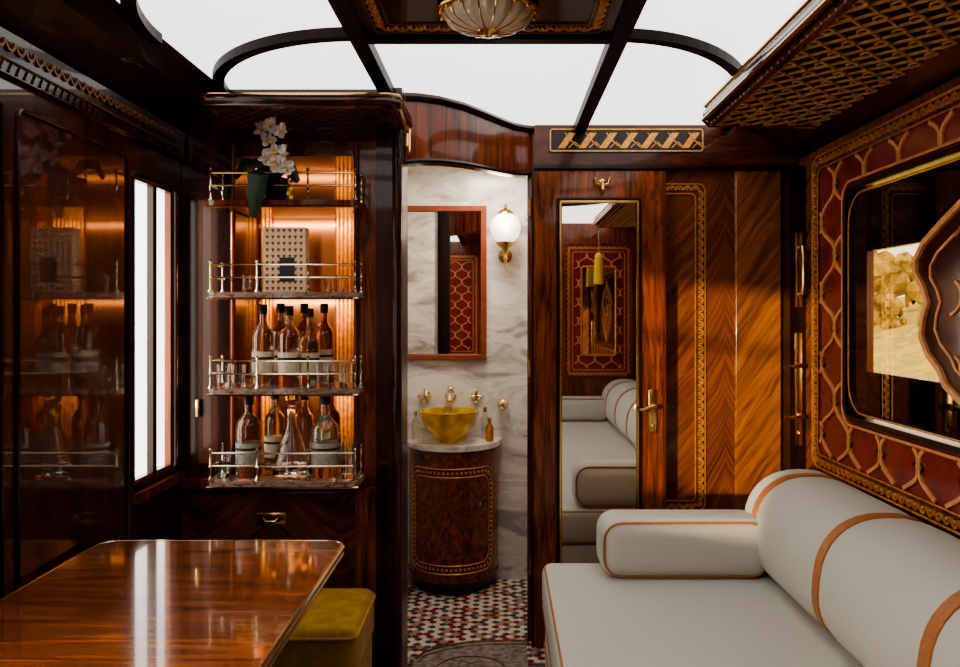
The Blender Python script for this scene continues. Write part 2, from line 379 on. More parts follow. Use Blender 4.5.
def window(name,x0,x1,ya,yb,za,zb,f=.022,mull=None,mw=None,vm=None):
    b=MB(); mw=mw or M_mah
    b.box(x0,x1,ya+.001,ya+f,za+.001,zb-.001,mw); b.box(x0,x1,yb-f,yb-.001,za+.001,zb-.001,mw)
    b.box(x0,x1,ya+f,yb-f,za+.001,za+f,mw); b.box(x0,x1,ya+f,yb-f,zb-f,zb-.001,mw)
    xm=(x0+x1)/2
    b.add([(xm,ya+f,za+f),(xm,yb-f,za+f),(xm,yb-f,zb-f),(xm,ya+f,zb-f)],[(0,1,2,3)],M_glass)
    if mull: b.box(xm-.012,xm+.012,ya+f,yb-f,mull-.012,mull+.012,mw)
    if vm: b.box(xm-.010,xm+.010,vm-.014,vm+.014,za+f,zb-f,M_black)
    b.obj(name)
window('window_1',XL-.024,XL-.004,2.40,2.69,.84,1.77,.010,mw=M_door,vm=2.560)
window('window_2',XL-.024,XL-.004,.15,1.45,.86,1.76,.022,1.5)
window('window_3',2.005,2.045,3.45,4.40,1.02,1.72)
b=MB(); b.tube([(XL+.004,*p) for p in rrect(2.39,2.70,.83,1.78,.03)],.006,M_wall,6,closed=True)
b.tube([(XL+.004,2.705,.86),(XL+.004,2.705,1.75)],.006,M_brass,6)
b.box(XL+.001,XL+.03,2.37,2.72,.79,.82,M_mah); b.obj('trim_6')
b=MB(); fl=lambda u,v:Vector((XL+.004,u,v))
for (ya,yb) in((1.50,1.76),(1.82,2.36)):
    b.tube([fl(*p) for p in rrect(ya,yb,.60,1.82,.02)],.005,M_wall,6,closed=True)
b.box(XL+.001,XL+.018,YR+.01,2.74,1.88,1.975,M_wall)
ff=lambda u,v:Vector((XL+.020,u,v))
scallops(b,[(.9,1.945),(2.70,1.945)],ff,.036,M_goldD,closed=False)
b.tube([ff(.9,1.91),ff(2.7,1.91)],.003,M_goldD,6)
for k in range(60):
    yy=.92+k*.03; b.tube([ff(yy,1.885),ff(yy+.012,1.905)],.003,M_wall,4)
b.obj('trim_7')
b=MB(); b.box(XL+.001,XL+.02,YR+.01,2.74,0,.12,M_black); b.obj('baseboard_left',bevel=.004)

# ---- right wall marquetry panel
b=MB(); xo=XR-.0005; xi=XR-.014
Y0,Y1,Z0,Z1=.80,3.07,.774,1.95; g=(1.10,2.77,1.0,1.78)
b.box(xi,xo,Y0,g[0],Z0,Z1,M_red); b.box(xi,xo,g[1],Y1,Z0,Z1,M_red); b.box(xi,xo,g[0],g[1],Z0,g[2],M_red); b.box(xi,xo,g[0],g[1],g[3],Z1,M_red)
fr=lambda u,v:Vector((xi-.001,u,v))
for (a,c,d,e) in((Y0,Y1,Z0,Z0+.055),(Y0,Y1,Z1-.055,Z1),(Y0,Y0+.055,Z0+.055,Z1-.055),(Y1-.055,Y1,Z0+.055,Z1-.055)):
    b.box(xi-.006,xi,a,c,d,e,M_mah)
fo=lambda u,v:Vector((xi-.008,u,v))
b.tube([fo(*p) for p in rrect(Y0+.004,Y1-.004,Z0+.004,Z1-.004,.05)],.004,M_gold,6,closed=True)
b.tube([fo(*p) for p in rrect(Y0+.052,Y1-.052,Z0+.052,Z1-.052,.03)],.003,M_gold,6,closed=True)
scallops(b,rrect(Y0+.029,Y1-.029,Z0+.029,Z1-.029,.04),fo,.038,M_gold)
lattice(b,Y0+.06,Y1-.06,Z0+.06,Z1-.06,fr,.115,.26,.0085,M_orange,hole=(g[0]-.03,g[1]+.03,g[2]-.03,g[3]+.03),ph0=1.2,nodes=True)
b.tube([fo(*p) for p in rrect(g[0]-.028,g[1]+.028,g[2]-.028,g[3]+.028,.06)],.005,M_orange,6,closed=True)
b.tube([fo(*p) for p in rrect(g[0]-.004,g[1]+.004,g[2]-.004,g[3]+.004,.05)],.011,M_black,6,closed=True)
b.tube([fo(*p) for p in rrect(g[0]+.02,g[1]-.02,g[2]+.02,g[3]-.02,.10)],.003,M_gold,6,closed=True)
xg=xi+.004
b.add([(xg,g[0],g[2]),(xg,g[1],g[2]),(xg,g[1],g[3]),(xg,g[0],g[3])],[(0,1,2,3)],M_glassD)
c=1.94
half=[(0,1.73),(.05,1.68),(.14,1.645),(.24,1.60),(.33,1.555),(.375,1.51),(.375,1.47),(.335,1.43),(.31,1.385),(.335,1.34),(.345,1.29),(.31,1.24),(.25,1.20),(.22,1.16),(.14,1.12),(.05,1.09),(0,1.05)]
loop=[(c+u,v) for u,v in half]+[(c-u,v) for u,v in half[-2:0:-1]]
b.prism(loop,lambda u,v,a:(a,u,v),xg-.003,xg-.001,M_redD)
fg=lambda u,v:Vector((xg-.004,u,v))
b.tube([fg(*p) for p in loop],.012,M_orange,4,closed=True)
b.tube([fg(c+(u-c)*.80,1.39+(v-1.39)*.80) for u,v in loop],.005,M_orange,4,closed=True)
lattice(b,c-.2,c+.2,1.2,1.58,fg,.10,.2,.005,M_orange,nodes=True)
b.obj('wall_panel_marquetry')
b=MB(); b.box(XR-.02,XR-.001,YR+.01,3.18,0,.12,M_black); b.obj('baseboard_right',bevel=.004)

# ---- partition wall
b=MB(); b.box(.115,XR,YP,YP+.05,0,ZC,M_chev); b.obj('wall_partition',smooth=False,origin=False)
n=len(S_path); zb=[1.875+.05*i/(n-1) for i in range(n)]
b=MB(); b.sweepwall(S_path,zb,[ZC-.001]*n,.045,M_mah)
off=[(x+.004,y-.008) for x,y in S_path]
b.tube([(x,y,zb[i]+.008) for i,(x,y) in enumerate(off)],.009,M_black,6)
b.tube([(x,y,2.112) for i,(x,y) in enumerate(off)],.013,M_black,6)
b.obj('wall_partition_header')
b=MB(); b.box(.14,XR-.002,YP-.035,YP-.001,1.945,ZC-.004,M_mahD)
b.box(.20,.83,YP-.040,YP-.035,2.012,2.112,M_black)
fh=lambda u,v:Vector((u,YP-.042,v))
b.tube([fh(*p) for p in rrect(.205,.825,2.018,2.106,.008,2)],.004,M_gold,4,closed=True)
x=.235
while x<.77:
    b.prism([(x,2.03),(x+.03,2.03),(x+.075,2.092),(x+.045,2.092)],lambda u,v,a:(u,a,v),YP-.043,YP-.040,M_gold)
    b.tube([fh(x+.03,2.092),fh(x+.055,2.06),fh(x+.082,2.035)],.003,M_gold,4)
    b.tube([fh(x+.045,2.032),fh(x+.07,2.055),fh(x+.095,2.032)],.003,M_gold,4)
    x+=.084
b.box(.14,XR-.002,YP-.045,YP-.035,1.948,1.962,M_black)
b.obj('trim_8',smooth=False)
b=MB(); b.rbox(.112,.150,YP-.012,YP-.0005,.0,1.94,.004,M_mah,2); b.obj('trim_9')
b=MB(); fp=lambda u,v:Vector((u,YP-.004,v))
b.tube([fp(*p) for p in rrect(.45,.845,.545,1.89,.03)],.0035,M_gold,4,closed=True)
b.tube([fp(*p) for p in rrect(.49,.805,.585,1.85,.02)],.0035,M_gold,4,closed=True)
scallops(b,rrect(.47,.825,.565,1.87,.025),fp,.032,M_gold,tr=.0055); b.obj('trim_10')
b=MB(); b.box(.965,1.155,YP-.02,YP-.0005,.0,1.944,M_chevR); b.obj('trim_11',bevel=.006,origin=False)
b=MB(); b.box(1.157,XR-.001,YP-.11,YP-.0005,0,1.944,M_black)
def plate(x,y,z0,z1):
    b.rbox(x-.014,x+.014,y-.008,y,z0,z1,.003,M_brass,2)
plate(1.19,YP-.11,1.38,1.68); plate(1.19,YP-.11,.83,1.28)
for zz in(1.43,1.62): b.cyl((1.19,YP-.160,zz),.008,.042,M_brass,'Y',12)
b.tube([(1.19,YP-.155,1.43),(1.19,YP-.165,1.47),(1.19,YP-.165,1.58),(1.19,YP-.155,1.62)],.009,M_brass,10)
for zz,l in((1.15,.05),(.95,.05)):
    b.cyl((1.19,YP-.158,zz),.010,.04,M_brass,'Y',12); b.tube([(1.19,YP-.152,zz),(1.15,YP-.158,zz),(1.12,YP-.155,zz-.004)],[.008,.007,.006],M_brass,10)
b.sph((1.19,YP-.122,.88),.01,M_brass)
b.obj('door_post_with_handles',bevel=0)

# ---- mirrored door leaf
b=MB(); dy0,dy1=3.225,3.262
b.box(.127,.668,dy0,dy1,.012,1.93,M_door)
b.box(.245,.553,dy0-.004,dy0,.34,1.805,M_mirror)
for r,m,o in((.007,M_brass,.0),(.004,M_black,.012)):
    b.tube([Vector((u,dy0-.005,v)) for u,v in rrect(.243-o,.555+o,.338-o,1.807+o,.006,2)],r,m,6,closed=True)
b.box(.127,.135,dy0-.006,dy0,.012,1.93,M_black); b.box(.655,.668,dy0-.006,dy0,.012,1.93,M_mah)
b.sph((.41,dy0-.006,1.885),.014,M_brass,12,(1,.5,1)); b.tube([(.41,dy0-.008,1.885),(.41,dy0-.03,1.875),(.41,dy0-.045,1.85),(.41,dy0-.03,1.835),(.41,dy0-.012,1.845)],.006,M_brass,8)
b.tube([(.38,dy0-.03,1.90),(.385,dy0-.03,1.875),(.41,dy0-.02,1.868),(.435,dy0-.03,1.875),(.44,dy0-.03,1.90)],.005,M_brass,8)
b.rbox(.598,.632,dy0-.007,dy0,.875,1.05,.004,M_brass,2)
b.cyl((.617,dy0-.045,.985),.009,.04,M_brass,'Y',12)
b.tube([(.617,dy0-.043,.985),(.595,dy0-.048,.982),(.565,dy0-.046,.972),(.55,dy0-.044,.976)],[.009,.008,.007,.009],M_brass,10)
b.sph((.615,dy0-.012,.905),.008,M_brass)
for z in(.3,1.1,1.75): b.cyl((.123,dy0+.018,z),.006,.07,M_brass,'Z',10)
for z in(.3,1.1,1.75): b.box(.13,.16,dy1,YP-.013,z,z+.07,M_brass)
b.obj('door_1',smooth=True)

# ---- bathroom
b=MB(); b.box(-.62,.5,4.08,4.12,0,ZC,M_marb); b.obj('wall_bathroom_back',smooth=False,origin=False)
b=MB(); b.box(-.62,-.565,3.31,4.08,0,ZC,M_marb); b.obj('wall_bathroom_left',smooth=False,origin=False)
b=MB(); b.box(-.62,-.395,3.08,3.31,0,ZC,M_marb); b.obj('wall_bathroom_front',smooth=False,origin=False)
b=MB(); b.box(.45,.5,YP+.05,4.08,0,ZC,M_marb); b.obj('wall_bathroom_right',smooth=False,origin=False)
b=MB(); b.cyl((-.05,3.7,2.10),.07,.029,M_nick,n=24); b.cyl((-.05,3.7,2.095),.055,.006,M_globe,n=24); b.obj('bathroom_added_fixture')  # unseen fixture, added to go with the bathroom fill light
b=MB(); mx0,mx1,mz0,mz1=-.50,-.068,1.12,1.905; f=.028; yb=4.0795
b.box(mx0,mx1,yb-.022,yb,mz0,mz0+f,M_pink); b.box(mx0,mx1,yb-.022,yb,mz1-f,mz1,M_pink)
b.box(mx0,mx0+f,yb-.022,yb,mz0+f,mz1-f,M_pink); b.box(mx1-f,mx1,yb-.022,yb,mz0+f,mz1-f,M_pink)
b.box(mx0+f,mx1-f,yb-.01,yb,mz0+f,mz1-f,M_mirror); b.obj('wall_mirror',bevel=.003,smooth=False)
b=MB(); sx,sy,sz=.027,3.97,1.78
b.lathe([(0,-.078),(.035,-.07),(.062,-.045),(.074,-.01),(.076,.015),(.064,.046),(.04,.068),(0.012,.078)],(sx,sy,sz),M_globe,28)
b.lathe([(.0,.125),(.006,.118),(.012,.105),(.008,.098),(.03,.09),(.042,.078),(.045,.070)][::-1],(sx,sy,sz),M_brass,24)
b.lathe([(.0,-.20),(.008,-.192),(.004,-.17),(.012,-.15),(.007,-.13),(.022,-.098),(.04,-.085),(.048,-.068)],(sx,sy,sz),M_brass,24)
b.tube([(sx,sy,sz-.13),(sx,sy+.04,sz-.17),(sx,sy+.08,sz-.15),(sx,4.072,sz-.13)],.007,M_brass,8)
b.lathe([(0.0,0),(.035,.004),(.035,.012),(0,.016)],(sx,4.0795,sz-.13),M_brass,20,Matrix.Rotation(pi/2,3,'X'))
b.obj('wall_sconce')
b=MB(); vc=(-.235,4.079); va,vb=.225,.275
def half_e(a,bb,n=36): return [(vc[0]+a*math.cos(t),vc[1]-bb*math.sin(t)) for t in [pi*k/n for k in range(n+1)]]
FZ=lambda u,v,a:(u,v,a)
b.prism(half_e(va-.02,vb-.02),FZ,.0087,.07,M_black); b.prism(half_e(va,vb),FZ,.07,.685,M_vanity)
b.prism(half_e(va+.012,vb+.012),FZ,.685,.70,M_mah); b.prism(half_e(va+.018,vb+.02),FZ,.70,.725,M_marb3)
b.prism(half_e(va+.006,vb+.006),FZ,.07,.085,M_mah)
def fv(t,z,e=.002): return Vector((vc[0]+(va+e)*math.cos(t),vc[1]-(vb+e)*math.sin(t),z))
def path_v(t0,t1,z0,z1,rt,rz,n=26):
    P=[]
    for cx,cy,a0 in((t1-rt,z1-rz,0),(t0+rt,z1-rz,90),(t0+rt,z0+rz,180),(t1-rt,z0+rz,270)):
        for k in range(7):
            a=math.radians(a0+90*k/6); P.append((cx+rt*math.cos(a),cy+rz*math.sin(a)))
        if a0==0: P+=[((t1-rt)+(t0-t1+2*rt)*k/n,z1) for k in range(1,n)]
        if a0==180: P+=[((t0+rt)+(t1-t0-2*rt)*k/n,z0) for k in range(1,n)]
    return P
b.tube([fv(*p) for p in path_v(.52,2.62,.115,.615,.25,.06)],.0035,M_gold,4,closed=True)
b.tube([fv(*p) for p in path_v(.66,2.48,.155,.575,.2,.05)],.003,M_gold,4,closed=True)
for (p,t) in resample([(q[0]*.24,q[1]) for q in path_v(.59,2.55,.135,.595,.22,.055)],.023):
    b.sph(fv(p[0]/.24,p[1]),.0072,M_gold,6)
b.sph((-.095,4.079-.225,.44),.008,M_brass,8); b.cyl((-.095,4.079-.225,.44),.006,.02,M_brass,'Y',8)
b.obj('bathroom_vanity')
b=MB(); bc=(-.25,3.925,.7255)
b.lathe([(.045,0),(.05,.012),(.062,.02),(.09,.045),(.122,.085),(.138,.13),(.144,.155),(.138,.157),(.128,.13),(.112,.088),(.08,.05),(.04,.033),(0,.03)],bc,M_amber,56,lobe=(.025,14))
b.obj('vessel_basin',ang=60)
b=MB(); yy=4.0795; zf=.94
for dx in(-.13,0,.13):
    b.lathe([(0,0),(.028,.003),(.028,.01),(.014,.018),(.014,.05),(0,.055)],(-.25+dx,yy,zf),M_nick,16,Matrix.Rotation(pi/2,3,'X'))
    if dx:
        for a in(0,pi/2): b.tube([(-.25+dx-.03*math.cos(a),yy-.05,zf-.03*math.sin(a)),(-.25+dx+.03*math.cos(a),yy-.05,zf+.03*math.sin(a))],.007,M_nick,8)
        for a in(0,pi/2,pi,3*pi/2): b.sph((-.25+dx+.03*math.cos(a),yy-.05,zf+.03*math.sin(a)),.010,M_nick,8)
b.tube([(-.25,yy-.045,zf),(-.25,yy-.08,zf+.012),(-.25,yy-.105,zf+.005),(-.25,yy-.115,zf-.018)],[.018,.016,.014,.015],M_nick,12)
b.sph((-.25,yy-.05,zf+.035),.018,M_nick,12)
b.obj('wall_faucet')
def small_bottle(name,c,m,h=.10,r=.02):
    b=MB(); b.lathe([(r*.9,0),(r,.004),(r,h*.6),(r*.5,h*.75),(r*.4,h*.85)],c,m,18); b.lathe([(r*.5,h*.85),(r*.5,h),(0,h*1.02)],c,M_brass,14); b.obj(name)
M_soap=pm('amber_soap',(.75,.32,.07),.05,trans=.9)
small_bottle('soap_bottle',(-.052,3.96,.7255),M_soap,.115,.020); small_bottle('soap_bottle',(-.075,4.04,.7255),M_botC,.16,.02); small_bottle('soap_bottle',(-.425,4.02,.7255),M_botC,.14,.018)
b=MB(); b.sph((.015,4.045,.90),.030,M_nick,14,(1,1,1)); b.cyl((.015,4.0,.90),.008,.0795,M_nick,'Y',10); b.cyl((.015,4.07,.90),.024,.0095,M_nick,'Y',16); b.obj('robe_hook')

# ---- bar cabinet
b=MB(); FY=2.76; ZT=.79
b.box(XL+.001,-.915,FY,3.05,ZT,1.95,M_wall)
b.box(-.50,-.403,FY,3.05,ZT,1.95,M_door)
b.box(XL+.001,-.403,3.05,3.07,0,1.95,M_mah)
b.box(-.402,-.335,FY-.005,2.90,0,ZC-.001,M_black)
b.box(-.425,-.335,FY-.02,FY-.005,0,ZC-.001,M_wall)
b.box(XL+.001,-.403,FY,3.05,1.95,ZC-.001,M_wall)
b.box(-.915,-.50,FY+.01,3.05,1.90,1.95,M_mah)
b.box(-.862,-.622,3.040,3.049,ZT,1.90,M_bronze)
for k in range(26):
    x=-.905+k*.0158+.004
    if k<3 or k>17: b.cyl((x,3.041,ZT),.0075,1.11,M_gold,n=10)
b.box(-.868,-.860,3.034,3.050,ZT,1.90,M_mah); b.box(-.626,-.618,3.034,3.050,ZT,1.90,M_mah)
b.box(XL+.001,-.50,FY+.005,3.05,0,ZT-.035,M_chevC)
b.box(-.50,-.403,FY,3.05,0,ZT-.035,M_door)
b.box(XL+.001,-.46,FY-.03,3.05,ZT-.035,ZT,M_mah)
b.box(-.46,-.403,FY,3.05,ZT-.035,ZT,M_mah)
b.cyl((-.352,FY-.025,0),.016,ZC-.10,M_wall,n=16)
b.cyl((-.495,FY-.004,ZT),.010,1.15,M_mah,n=12); b.cyl((-.92,FY-.004,ZT),.010,1.15,M_mah,n=12)
b.box(-1.04,-.53,FY-.008,FY+.005,.565,.735,M_chevC); b.box(-1.04,-.53,FY-.008,FY+.005,.10,.55,M_chevC)
b.rbox(-.835,-.735,FY-.016,FY-.008,.632,.672,.004,M_brass,2); b.rbox(-.815,-.755,FY-.020,FY-.014,.640,.664,.003,M_black,2)
b.tube([(-.81,FY-.02,.655),(-.80,FY-.028,.645),(-.77,FY-.028,.645),(-.76,FY-.02,.655)],.004,M_brass,8)
b.rbox(-1.045,-1.03,FY-.02,FY,1.0,1.06,.003,M_brass,2)
b.obj('bar_cabinet',bevel=.002,smooth=True,origin=False)

def shelf(z,marb=True,th=.018):
    b=MB(); x0,x1=-.958,-.462; y0,y1=2.60,FY-.0215
    m=M_marb2 if marb else M_mah
    r=.03; P=[(x0,y1),(x0,y0+r),(x0+r*.3,y0+r*.3),(x0+r,y0),(x1-r,y0),(x1-r*.3,y0+r*.3),(x1,y0+r),(x1,y1)]
    b.prism(P,lambda u,v,a:(u,v,a),z-th,z,m)
    if z>ZT+.05: b.box(-.905,-.51,y1,2.95,z-th,z,m)
    px=[(x0+.012,y1-.01),(x0+.012,y0+.014)]+[(x0+(x1-x0)*k/3.,y0+.012) for k in(1,2)]+[(x1-.012,y0+.014),(x1-.012,y1-.01)]
    for (x,y) in px:
        b.lathe([(.008,0),(.008,.004),(.0035,.012),(.0035,.04),(.006,.046),(.0035,.052),(.0035,.095),(.006,.102),(0,.108)],(x,y,z),M_nick,8)
    for h in(.048,.09):
        b.tube([(x0+.012,y1-.005,z+h),(x0+.012,y0+.02,z+h),(x0+.018,y0+.012,z+h),(x1-.018,y0+.012,z+h),(x1-.012,y0+.02,z+h),(x1-.012,y1-.005,z+h)],.0034,M_nick,8)
    b.tube([(x0,y0+.01,z-th-.003),(x1,y0+.01,z-th-.003)],.004,M_brass,6)
    b.obj('gallery_shelf',smooth=True)
Z4,Z3,Z2,Z1_=.808,1.110,1.425,1.725
shelf(Z4,th=.0175); shelf(Z3); shelf(Z2); shelf(Z1_,False)

def bottle(x,y,z,m,h=.25,r=.036,label=True,cap=M_cap,name='liquor_bottle',sh=.62,lm=None):
    b=MB(); e=.0005
    b.lathe([(r*.92,0),(r,.006),(r,h*sh),(r*.9,h*(sh+.05)),(r*.45,h*(sh+.13)),(r*.34,h*(sh+.17)),(r*.34,h*.92)],(x,y,z+e),m,22)
    b.lathe([(r*.42,h*.88),(r*.42,h*.99),(r*.36,h),(0,h)],(x,y,z+e),cap,14)
    if label:
        b.lathe([(r*1.015,h*.16),(r*1.015,h*.42)],(x,y,z+e),lm or M_label,22)
        b.lathe([(r*1.02,h*.33),(r*1.02,h*.36)],(x,y,z+e),M_cap,22)
    b.obj(name,ang=50)
def decanter(x,y,z,h=.27,r=.062):
    b=MB(); b.lathe([(r*.85,0),(r,.008),(r*.98,h*.12),(r*.62,h*.42),(r*.3,h*.6),(r*.24,h*.78),(r*.4,h*.82),(r*.3,h*.83),(r*.2,h*.6),(r*.5,h*.42),(r*.85,h*.15),(0,h*.06)],(x,y,z+.0005),M_clear,24,lobe=(.02,12))
    b.lathe([(r*.18,h*.8),(r*.2,h*.85),(r*.38,h*.92),(r*.25,h*.99),(0,h)],(x,y,z+.0005),M_clear,10); b.obj('decanter',ang=50)
def tumbler(x,y,z,h=.085,r=.033,name='glass_tumbler'):
    b=MB(); b.lathe([(r*.8,0),(r*.84,.004),(r,h),(r*.93,h),(r*.78,.014),(0,.012)],(x,y,z+.0005),M_clear,18); b.obj(name)
bottle(-.80,2.70,Z3,M_botB,.275,.036); bottle(-.712,2.70,Z3,M_botB,.27,.037); bottle(-.650,2.73,Z3,M_botB,.262,.033,sh=.55); bottle(-.765,2.79,Z3,M_botA,.28,.034); bottle(-.69,2.82,Z3,M_botA,.28,.034,False); bottle(-.62,2.82,Z3,M_botA,.28,.033)
for x,y in((-.925,2.68),(-.87,2.66),(-.59,2.66),(-.545,2.70),(-.50,2.66),(-.87,2.82),(-.56,2.83)): tumbler(x,y,Z3,.075,.026)
bottle(-.845,2.69,Z4,M_botA,.275,.042,lm=M_labelG); bottle(-.79,2.81,Z4,M_botC,.28,.036); decanter(-.70,2.69,Z4,.285,.064); bottle(-.588,2.69,Z4,M_botC,.275,.045,sh=.58,lm=M_labelG); bottle(-.60,2.83,Z4,M_botA,.29,.036); bottle(-.70,2.87,Z4,M_botB,.27,.034,False)
for x,y in((-.925,2.67),(-.915,2.735),(-.505,2.66),(-.51,2.725),(-.86,2.86),(-.53,2.87)): tumbler(x,y,Z4,.11 if x>-.6 else .085,.029)
b=MB(); mc=pm('box_print_cream',(0.85,0.60,0.38),.6,noise=.04); mb_=pm('box_print_brown',(0.16,0.05,0.025),.6); mk=pm('box_label_navy',(0.03,0.04,0.06),.5)
bx0,bx1,by0,by1,bz=-.785,-.645,2.65,2.70,Z2+.0005
b.box(bx0,bx1,by0,by1,bz,bz+.215,mc)
for i in range(7):
    for j in range(10):
        x=bx0+.014+i*.0187; z=bz+.012+j*.0213
        b.add([(x-.0055,by0-.0006,z+.003),(x,by0-.0006,z-.007),(x+.0055,by0-.0006,z+.003),(x+.0025,by0-.0006,z+.007),(x,by0-.0006,z+.004),(x-.0025,by0-.0006,z+.007)],[(0,1,2,3,4,5)],mb_)
b.box(bx0+.055,bx1-.035,by0-.0015,by0-.0007,bz+.035,bz+.115,mk); b.obj('patterned_gift_box',smooth=False)
for x in(-.86,-.58,-.54): tumbler(x,2.72,Z2,.06,.018)
# orchid
b=MB(); oz=Z1_+.0005
b.lathe([(.03,0),(.045,.01),(.052,.08),(.047,.082),(.04,.07),(0,.068)],(-.76,2.68,oz),M_black,20)
def leaf(P,w):
    V=[];F=[];n=len(P)
    for i,p in enumerate(P):
        ww=w*math.sin(pi*(i+.35)/(n-.1)); d=Vector(P[min(i+1,n-1)])-Vector(P[max(0,i-1)]); sd=d.cross(Vector((0,1,.3))).normalized()
        V+=[Vector(p)-sd*ww,Vector(p)+Vector((0,.006,-.004)),Vector(p)+sd*ww]
    for i in range(n-1): a=i*3; F+=[(a,a+1,a+4,a+3),(a+1,a+2,a+5,a+4)]
    b.add(V,F,M_leaf)
leaf([(-.76,2.68,oz+.07),(-.775,2.62,oz+.11),(-.778,2.575,oz+.08),(-.78,2.562,oz+.02),(-.79,2.56,oz-.06)],.034)
leaf([(-.76,2.68,oz+.07),(-.72,2.65,oz+.12),(-.69,2.62,oz+.11),(-.66,2.61,oz+.06)],.026)
leaf([(-.76,2.68,oz+.07),(-.80,2.68,oz+.13),(-.85,2.67,oz+.13),(-.88,2.66,oz+.08)],.02)
st=[(-.76,2.68,oz+.07),(-.785,2.67,oz+.17),(-.775,2.64,oz+.225),(-.73,2.60,oz+.235),(-.70,2.57,oz+.19),(-.685,2.56,oz+.12)]
b.tube(st,.003,M_leaf,6)
b.tube([(-.76,2.69,oz+.07),(-.77,2.66,oz+.15),(-.75,2.60,oz+.18),(-.71,2.575,oz+.14)],.003,M_leaf,6)
def flower(c,s,rot,tilt):
    R=Matrix.Rotation(tilt,3,'Z')@Matrix.Rotation(rot*.8,3,'X')@Matrix.Rotation(rot,3,'Y')
    for k in range(5):
        a=2*pi*k/5; L=s*(1.0 if k%2 else .85); w=s*(.46 if k in(1,4) else .30)
        d=Vector((math.cos(a),0,math.sin(a))); sd=Vector((-math.sin(a),0,math.cos(a)))
        pr=[(0,.15),(.3,.8),(.6,1.0),(.85,.7),(1,.15)]
        V=[];F=[]
        for t,ww in pr: V+=[d*L*t-sd*w*ww+Vector((0,-.010*t,0)),d*L*t+Vector((0,.006,0)),d*L*t+sd*w*ww+Vector((0,-.010*t,0))]
        for i in range(4): q=i*3; F+=[(q,q+1,q+4,q+3),(q+1,q+2,q+5,q+4)]
        b.add([Vector(c)+R@v for v in V],F,M_white)
    b.sph(Vector(c)+R@Vector((0,-.006,-.004)),s*.2,M_yel,8)
for c_,s,r,t in(((-.785,2.63,oz+.235),.032,0,.6),((-.74,2.595,oz+.24),.032,.5,-.5),((-.755,2.60,oz+.195),.028,.9,.7),((-.70,2.565,oz+.215),.028,.2,-.3),((-.725,2.57,oz+.15),.036,.7,.5),((-.69,2.555,oz+.14),.030,.1,-.7),((-.755,2.59,oz+.135),.030,.4,.3),((-.715,2.565,oz+.105),.032,1.,0.2),((-.68,2.555,oz+.095),.028,.2,.6)): flower(c_,s,r,t)
for k in range(6): b.sph((-.675+.008*(k%2),2.555,oz+.065-.013*k),.007,M_yel if k>2 else M_leaf,8)
b.obj('potted_orchid')

# ---- luggage racks
def rack(x0,x1,y0,y1,z,sp,m,r=.0055):
    b=MB()
    b.box(x0,x1,y0,y1,z+.022,z+.034,M_rib)
    Lx,Ly=x1-x0,y1-y0; c=-Ly
    while c<Lx+Ly:
        for sg in(1,-1):
            a=(c,0); d=(c+sg*Ly,Ly); dx=d[0]-a[0]
            lo=(0-a[0])/dx; hi=(Lx-a[0])/dx
            if lo>hi: lo,hi=hi,lo
            t0=max(0,lo);t1=min(1,hi)
            if t1-t0>.02:
                b.tube([(x0+a[0]+dx*t0,y0+Ly*t0,z+.006),(x0+a[0]+dx*t1,y0+Ly*t1,z+.006)],r,m,4)
        c+=sp
    for (xa,xb,ya,yb) in((x0,x1,y0,y0+.02),(x0,x1,y1-.02,y1),(x0,x0+.02,y0,y1),(x1-.02,x1,y0,y1)):
        b.box(xa,xb,ya,yb,z,z+.022,M_mah)
    return b
b=rack(.755,XR-.022,.2,2.90,2.030,.085,M_goldM,.0045)
yv=2.86
while yv>.3:
    xv=.79
    while xv<1.17:
        b.tube([(xv+.016*math.cos(a),yv+.016*math.sin(a),2.032) for a in [2*pi*q/8 for q in range(8)]],.003,M_goldM,4,closed=True)
        xv+=.085
    yv-=.085
b.tube([(XR-.01,2.905,2.055),(.80,2.905,2.062),(.765,2.90,2.066),(.745,2.87,2.07),(.745,.2,2.07)],.020,M_wall,10)
b.tube([(XR-.01,2.91,2.085),(.80,2.91,2.098),(.76,2.90,2.098),(.737,2.87,2.10),(.737,.2,2.10)],.007,M_brass,8)
b.tube([(XR-.01,2.918,2.035),(.80,2.918,2.043),(.755,2.912,2.045),(.728,2.87,2.05),(.728,.2,2.05)],.007,M_brass,8)
b.obj('luggage_rack')
b=rack(-.90,-.33,2.44,FY-.023,1.985,.05,M_goldD)
b.tube([(-.91,2.735,2.0),(-.91,2.45,2.0),(-.895,2.435,2.0),(-.345,2.435,2.0),(-.315,2.45,2.0),(-.31,2.735,2.0)],.013,M_wall,10)
b.tube([(-.912,2.735,2.020),(-.912,2.44,2.020),(-.895,2.43,2.020),(-.34,2.43,2.020),(-.31,2.445,2.020),(-.303,2.735,2.020)],.005,M_brass,8)
b.tube([(-.312,2.732,1.99),(-.312,2.725,1.92),(-.312,2.70,1.895),(-.312,2.66,1.915),(-.312,2.665,1.95),(-.312,2.69,1.955)],.008,M_brass,8)
b.tube([(-.312,2.732,1.99),(-.312,2.64,1.965),(-.312,2.54,1.98),(-.312,2.46,1.985)],.008,M_brass,8)
b.obj('luggage_rack')

